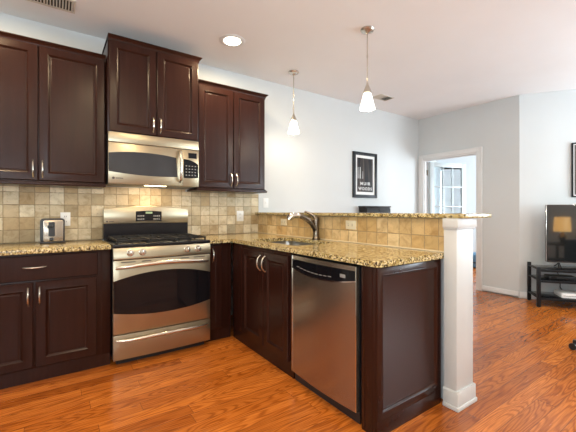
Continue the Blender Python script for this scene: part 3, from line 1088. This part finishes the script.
for y in (-1.488, -.400):
    l = bpy.data.lights.new('pendant_bulb', 'POINT')
    l.energy = 5
    l.color = (1.0, .84, .62)
    l.shadow_soft_size = .04
    o = bpy.data.objects.new('pendant_bulb', l)
    COL.objects.link(o)
    o.location = (PX, y, 2.030)

vt = thing('ceiling_vent', 'beige slatted ceiling vent above the left wall cabinet', 'vent', (-.385, -.42, H))
vx0, vx1, vy0, vy1 = -.615, -.222, -.520, -.325
b = B()
z1, z0 = H - .0005, H - .008
b.box(vx0, vx1, vy0, vy0 + .024, z0, z1, .002).box(vx0, vx1, vy1 - .014, vy1, z0, z1, .002).box(vx0, vx0 + .014, vy0 + .024, vy1 - .014, z0, z1, .002).box(vx1 - .014, vx1, vy0 + .024, vy1 - .014, z0, z1, .002)
b.box((vx0 + vx1) / 2 - .006, (vx0 + vx1) / 2 + .006, vy0 + .024, vy1 - .024, z0, z1)
b.build('frame', 'vent', vt)
B().box(vx0 + .02, vx1 - .02, vy0 + .02, vy1 - .02, H - .0022, H - .0005).build('duct', 'ventdark', vt)
b = B()
nv = 19
for k in range(nv):
    x = vx0 + .022 + (vx1 - vx0 - .044) * k / (nv - 1)
    b.prism([(x - .006, H - .0025), (x - .004, H - .0025), (x + .003, H - .010), (x + .001, H - .010)], vy0 + .024, vy1 - .014, 'y')
b.build('louvers', 'vent', vt)

vt = thing('ceiling_vent', 'small two-way ceiling vent beyond the nearer pendant lamp', 'vent', (3.38, -.41, H))
vx0, vx1, vy0, vy1 = 3.24, 3.515, -.495, -.330
b = B()
b.box(vx0, vx1, vy0, vy0 + .018, z0, z1, .002).box(vx0, vx1, vy1 - .018, vy1, z0, z1, .002).box(vx0, vx0 + .018, vy0 + .018, vy1 - .018, z0, z1, .002).box(vx1 - .018, vx1, vy0 + .018, vy1 - .018, z0, z1, .002)
b.build('frame', 'vent', vt)
B().box(vx0 + .015, vx1 - .015, vy0 + .015, vy1 - .015, H - .0022, H - .0005).build('duct', 'ventdark', vt)
b = B()
for k in range(14):
    x = vx0 + .026 + (vx1 - vx0 - .052) * k / 13
    s = 1 if k < 7 else -1
    b.prism([(x - .007 * s, H - .0025), (x - .005 * s, H - .0025), (x + .005 * s, H - .010), (x + .003 * s, H - .010)], vy0 + .018, vy1 - .018, 'y')
b.build('louvers', 'vent', vt)


# ------------------------------------------------------------------ wall art and the far wall
def frame(b, x0, x1, z0, z1, w, y0, y1):
    b.box(x0, x0 + w, y0, y1, z0, z1, .002).box(x1 - w, x1, y0, y1, z0, z1, .002)
    b.box(x0 + w, x1 - w, y0, y1, z0, z0 + w, .002).box(x0 + w, x1 - w, y0, y1, z1 - w, z1, .002)
    return b


c = thing('framed_poster', 'dark framed forest poster reading MUIR WOODS on the white wall above the bar', 'poster', (3.46, -.015, 1.37))
px0, px1, pz0, pz1 = 3.198, 3.705, 1.368, 2.040
frame(B(), px0, px1, pz0, pz1, .045, -.030, -.002).build('frame', 'darkframe', c)
B().box(px0 + .04, px1 - .04, -.014, -.003, pz0 + .04, pz1 - .04).build('mat_board', 'paper', c)
B().box(px0 + .085, px1 - .085, -.0165, -.0145, pz0 + .088, pz1 - .085).build('print', 'poster', c)
b = B()
for (a, w0, w1, t) in ((3.300, .010, .016, 1.955), (3.345, .016, .024, 1.96), (3.400, .006, .012, 1.90)):
    b.prism([(a - w1 / 2, 1.65), (a + w1 / 2, 1.65), (a + w0 / 2, t - .14), (a - w0 / 2, t - .14)], -.0178, -.0166, 'y')
b.build('pale_trunks', 'greylight', c)


def text(parent, body, size, x, y, z, mat, width):
    cu = bpy.data.curves.new('lettering', 'FONT')
    cu.body = body
    cu.size = size
    cu.align_x = 'CENTER'
    cu.extrude = .0006
    cu.offset = .0010
    cu.space_character = 1.3
    t = bpy.data.objects.new('lettering', cu)
    COL.objects.link(t)
    dg = bpy.context.evaluated_depsgraph_get()
    me = bpy.data.meshes.new_from_object(t.evaluated_get(dg))
    bpy.data.objects.remove(t, do_unlink=True)
    xs = [v.co.x for v in me.vertices]
    k = width / (max(xs) - min(xs))
    inv = MW[parent.name].inverted()
    for v in me.vertices:
        v.co = inv @ Vector((x + v.co.x * k, y - v.co.z, z + v.co.y))
    me.materials.append(M[mat])
    o = bpy.data.objects.new('lettering', me)
    COL.objects.link(o)
    o.parent = parent
    MW[o.name] = MW[parent.name]


xm = (px0 + px1) / 2
text(c, 'MUIR', .062, xm, -.0178, 1.558, 'paper', .215)
text(c, 'WOODS', .062, xm, -.0178, 1.482, 'paper', .285)

c = thing('low_cabinet', 'dark brown low cabinet against the white wall, its top edge just above the bar', 'cabinet', (3.57, -.09, 0))
lx0, lx1 = 3.305, 3.845
B().box(lx0, lx1, -.155, -.03, .06, 1.225, .003).build('body', 'darkwood', c)
B().box(lx0 - .012, lx1 + .012, -.168, -.028, 1.2255, 1.245, .003).build('top', 'darkwood', c)
B().box(lx0 + .02, lx1 - .02, -.15, -.05, 0, .0595).build('plinth', 'darkwood', c)
lm = (lx0 + lx1) / 2
for (a, e, s) in ((lx0 + .01, lm - .003, 1), (lm + .003, lx1 - .01, -1)):
    dd = B().panel(a, e, .075, 1.21, -.155, '-y', DOORP).build('door', 'darkwood', c)
    xx = lm - s * .035
    B().lathe([(.008, 0), (.007, -.012), (.014, -.020), (.010, -.028), (.002, -.029)], (xx, -.1755, .72), 14, 'y').build('knob', 'nickel', dd)

# bedroom: blue pouf seen through the doorway
c = thing('pouf', 'blue-grey fabric floor pouf in the bright room beyond the doorway', 'pouf', (6.98, -.02, 0))
B().lathe([(.20, .004), (.275, .03), (.30, .12), (.295, .20), (.26, .27), (.16, .298), (.03, .300)], (6.98, -.02, 0), 32).build('body', 'blue', c)
B().lathe([(.296, .108), (.308, .112), (.308, .126), (.298, .130)], (6.98, -.02, 0), 32).build('piping', 'sofa', c)

# ------------------------------------------------------------------ TV corner, in the angled wall's own frame (x along the wall, y into it)
c = thing('tv_stand', 'black metal three-shelf television stand with corner posts against the angled wall', 'tv stand', P0, TH)


def tvpart(b, name, mat, parent=None):
    return b.build(name, mat, parent or c, local=True)


for (xx, yy) in ((.085, -.090), (.085, -.425), (1.38, -.090), (1.38, -.425)):
    b = B().box(xx - .020, xx + .020, yy - .016, yy + .016, .005, .505 if yy > -.2 else .485, .003)
    tvpart(b, 'post', 'blacksteel')
    tvpart(B().box(xx - .016, xx + .016, yy - .013, yy + .013, 0, .0048), 'foot', 'blackplastic')
for (z, name) in ((.455, 'top_shelf'), (.325, 'middle_shelf'), (.110, 'bottom_shelf')):
    sh = tvpart(B().box(.106, 1.359, -.43, -.085, z, z + .010, .002), name, 'blackglass')
    b = B()
    b.box(.106, 1.359, -.445, -.431, z - .020, z + .010, .002).box(.106, 1.359, -.084, -.070, z - .020, z + .010, .002)
    tvpart(b, 'shelf_rail', 'blacksteel', sh)
tvpart(B().box(.072, .100, -.408, -.107, .455, .463, .001).box(.072, .100, -.408, -.107, .325, .335, .001).box(.072, .100, -.408, -.107, .105, .118, .001), 'side_rail', 'blacksteel')


def tvmesh(b, name, mat, label, cat, z):
    mt = Matrix.Translation(P0) @ Matrix.Rotation(TH, 4, 'Z')
    return tag(b.build(name, mat, local=True, loc=P0, rotz=TH), label, cat)


tvr = thing('television', 'large black flat television on the stand, reflecting a lit table lamp', 'television', P0 + Vector((0, 0, 0)), TH)
ty = -.245
tvpart(B().box(.222, 1.46, ty - .004, ty + .040, .532, 1.250, .004), 'housing', 'blackplastic', tvr)
tvpart(B().box(.233, 1.449, ty - .0060, ty - .0045, .550, 1.240), 'screen', 'tv', tvr)
b = frame(B(), .219, 1.463, .528, 1.253, .004, ty - .008, ty + .004)
tvpart(b, 'bezel', 'chrome', tvr)
for xx in (.36, 1.32):
    b = B().tube([(xx, ty + .015, .53), (xx - .01, ty - .05, .495), (xx - .02, ty - .115, .4735)], .007, 8)
    b.tube([(xx, ty + .015, .53), (xx - .01, ty + .06, .495), (xx - .02, ty + .10, .4735)], .007, 8)
    tvpart(b, 'foot', 'blackplastic', tvr)

sb = thing('media_player', 'small black media box on the middle shelf of the stand', 'media player', P0 + Vector((0, 0, 0)), TH)
tvpart(B().box(.22, .50, -.34, -.18, .3355, .372, .004), 'case', 'blackplastic', sb)
tvpart(B().box(.24, .30, -.3415, -.3403, .346, .360), 'display', 'blackglass', sb)
sb = thing('game_console', 'white flat box lying on the bottom shelf of the stand', 'console', P0 + Vector((0, 0, 0)), TH)
tvpart(B().box(.330, .640, -.39, -.16, .1205, .178, .008, 3), 'case', 'white', sb)
tvpart(B().box(.345, .625, -.3912, -.3903, .146, .150), 'front_slot', 'slot', sb)
tvpart(B().cyl((.60, -.391, .165), (.60, -.3925, .165), .006, 12), 'power_button', 'grey', sb)
b = B().tube([(.42, -.12, .54), (.41, -.062, .505), (.42, -.056, .44), (.40, -.055, .38), (.43, -.055, .33), (.40, -.055, .28), (.435, -.055, .23), (.43, -.064, .19), (.43, -.12, .165), (.43, -.155, .155)], .006, 8)
o = b.build('power_cable', 'cable', local=True, loc=P0, rotz=TH)
tag(o, 'thin black cable hanging from the television down to the white box', 'cable')

c = thing('framed_picture', 'tall thin-framed dark picture on the angled wall above the television', 'picture', P0, TH)
frame_b = frame(B(), .572, .98, 1.352, 2.050, .016, -.026, -.002)
tvpart(frame_b, 'frame', 'blacksteel')
tvpart(B().box(.586, .966, -.014, -.003, 1.366, 2.036), 'mat_board', 'paper')
tvpart(B().box(.602, .950, -.0165, -.0145, 1.382, 2.020), 'print', 'greyart')

# ------------------------------------------------------------------ swivel chair whose caster reaches into the frame
cx, cy = 3.155, -3.02
c = thing('swivel_chair', 'dark swivel chair whose black caster shows at the lower right edge', 'chair', (cx, cy, 0))
b = B()
a0 = math.atan2(-2.765 - cy, 2.70 - cx)
for k in range(5):
    a = a0 + 2 * PI * k / 5
    ex, ey = cx + .505 * math.cos(a), cy + .505 * math.sin(a)
    B().tube([(cx, cy, .115), (cx + .2 * math.cos(a), cy + .2 * math.sin(a), .095), (ex, ey, .075)], [.026, .022, .015], 10).build('leg', 'blackplastic', c)
    w = B()
    px_, py_ = -math.sin(a), math.cos(a)
    for s in (-1, 1):
        w.tube([(ex + px_ * s * .010, ey + py_ * s * .010, .028), (ex + px_ * s * .024, ey + py_ * s * .024, .028)], .028, 18)
    w.cyl((ex, ey, .03), (ex, ey, .078), .009, 10)
    w.build('caster', 'blackplastic', c)
B().cyl((cx, cy, .10), (cx, cy, .43), .025, 16).build('column', 'blacksteel', c)
B().box(cx - .23, cx + .23, cy - .23, cy + .23, .43, .51, .03, 3).build('seat', 'sofa', c)
b = B().box(cx - .21, cx + .21, cy - .27, cy - .21, .60, 1.00, .025, 3)
b.tube([(cx, cy - .10, .425), (cx, cy - .27, .44), (cx, cy - .285, .62)], .015, 8)
b.build('backrest', 'sofa', c)

# ------------------------------------------------------------------ behind the camera: lamp, table and sofa mirrored in the television
lx, ly = 2.80, -4.98
c = thing('side_table', 'dark side table holding the lamp, seen only mirrored in the television', 'table', (lx, ly, 0))
B().box(lx - .30, lx + .30, ly - .28, ly + .28, .47, .50, .004).build('top', 'darkwood', c)
for sx in (-1, 1):
    for sy in (-1, 1):
        B().box(lx + sx * .27 - .02, lx + sx * .27 + .02, ly + sy * .25 - .02, ly + sy * .25 + .02, 0, .469, .002).build('leg', 'darkwood', c)
B().box(lx - .25, lx + .25, ly - .23, ly + .23, .15, .17, .003).build('shelf', 'darkwood', c)
c = thing('table_lamp', 'lit table lamp with warm drum shade, mirrored in the television', 'lamp', (lx, ly, .5005))
B().lathe([(.075, 0), (.08, .012), (.03, .03), (.05, .09), (.065, .14), (.04, .20), (.014, .23), (.012, .30)], (lx, ly, .5005), 24).build('base', 'bronze', c)
B().lathe([(.148, .25), (.130, .545), (.127, .545), (.145, .25)], (lx, ly, .5005), 32, close=False).build('lamp_shade', 'shade', c)
c = thing('sofa', 'dark charcoal sofa beside the lamp, mirrored in the television', 'sofa', (4.1, -5.0, 0))
B().box(3.25, 5.05, -5.45, -4.55, .08, .40, .03, 3).build('base', 'sofa', c)
B().box(3.25, 5.05, -5.52, -5.25, .38, .82, .05, 3).build('backrest', 'sofa', c)
for x in (3.20, 5.02):
    B().box(x - .10, x + .10, -5.50, -4.55, .10, .62, .05, 3).build('arm', 'sofa', c)
for x in (3.73, 4.50):
    B().box(x - .375, x + .375, -5.24, -4.54, .40, .52, .04, 3).build('seat_cushion', 'sofa', c)
for x in (3.3, 5.0):
    for y in (-5.4, -4.62):
        B().box(x - .02, x + .02, y - .02, y + .02, 0, .0795).build('leg', 'darkwood', c)
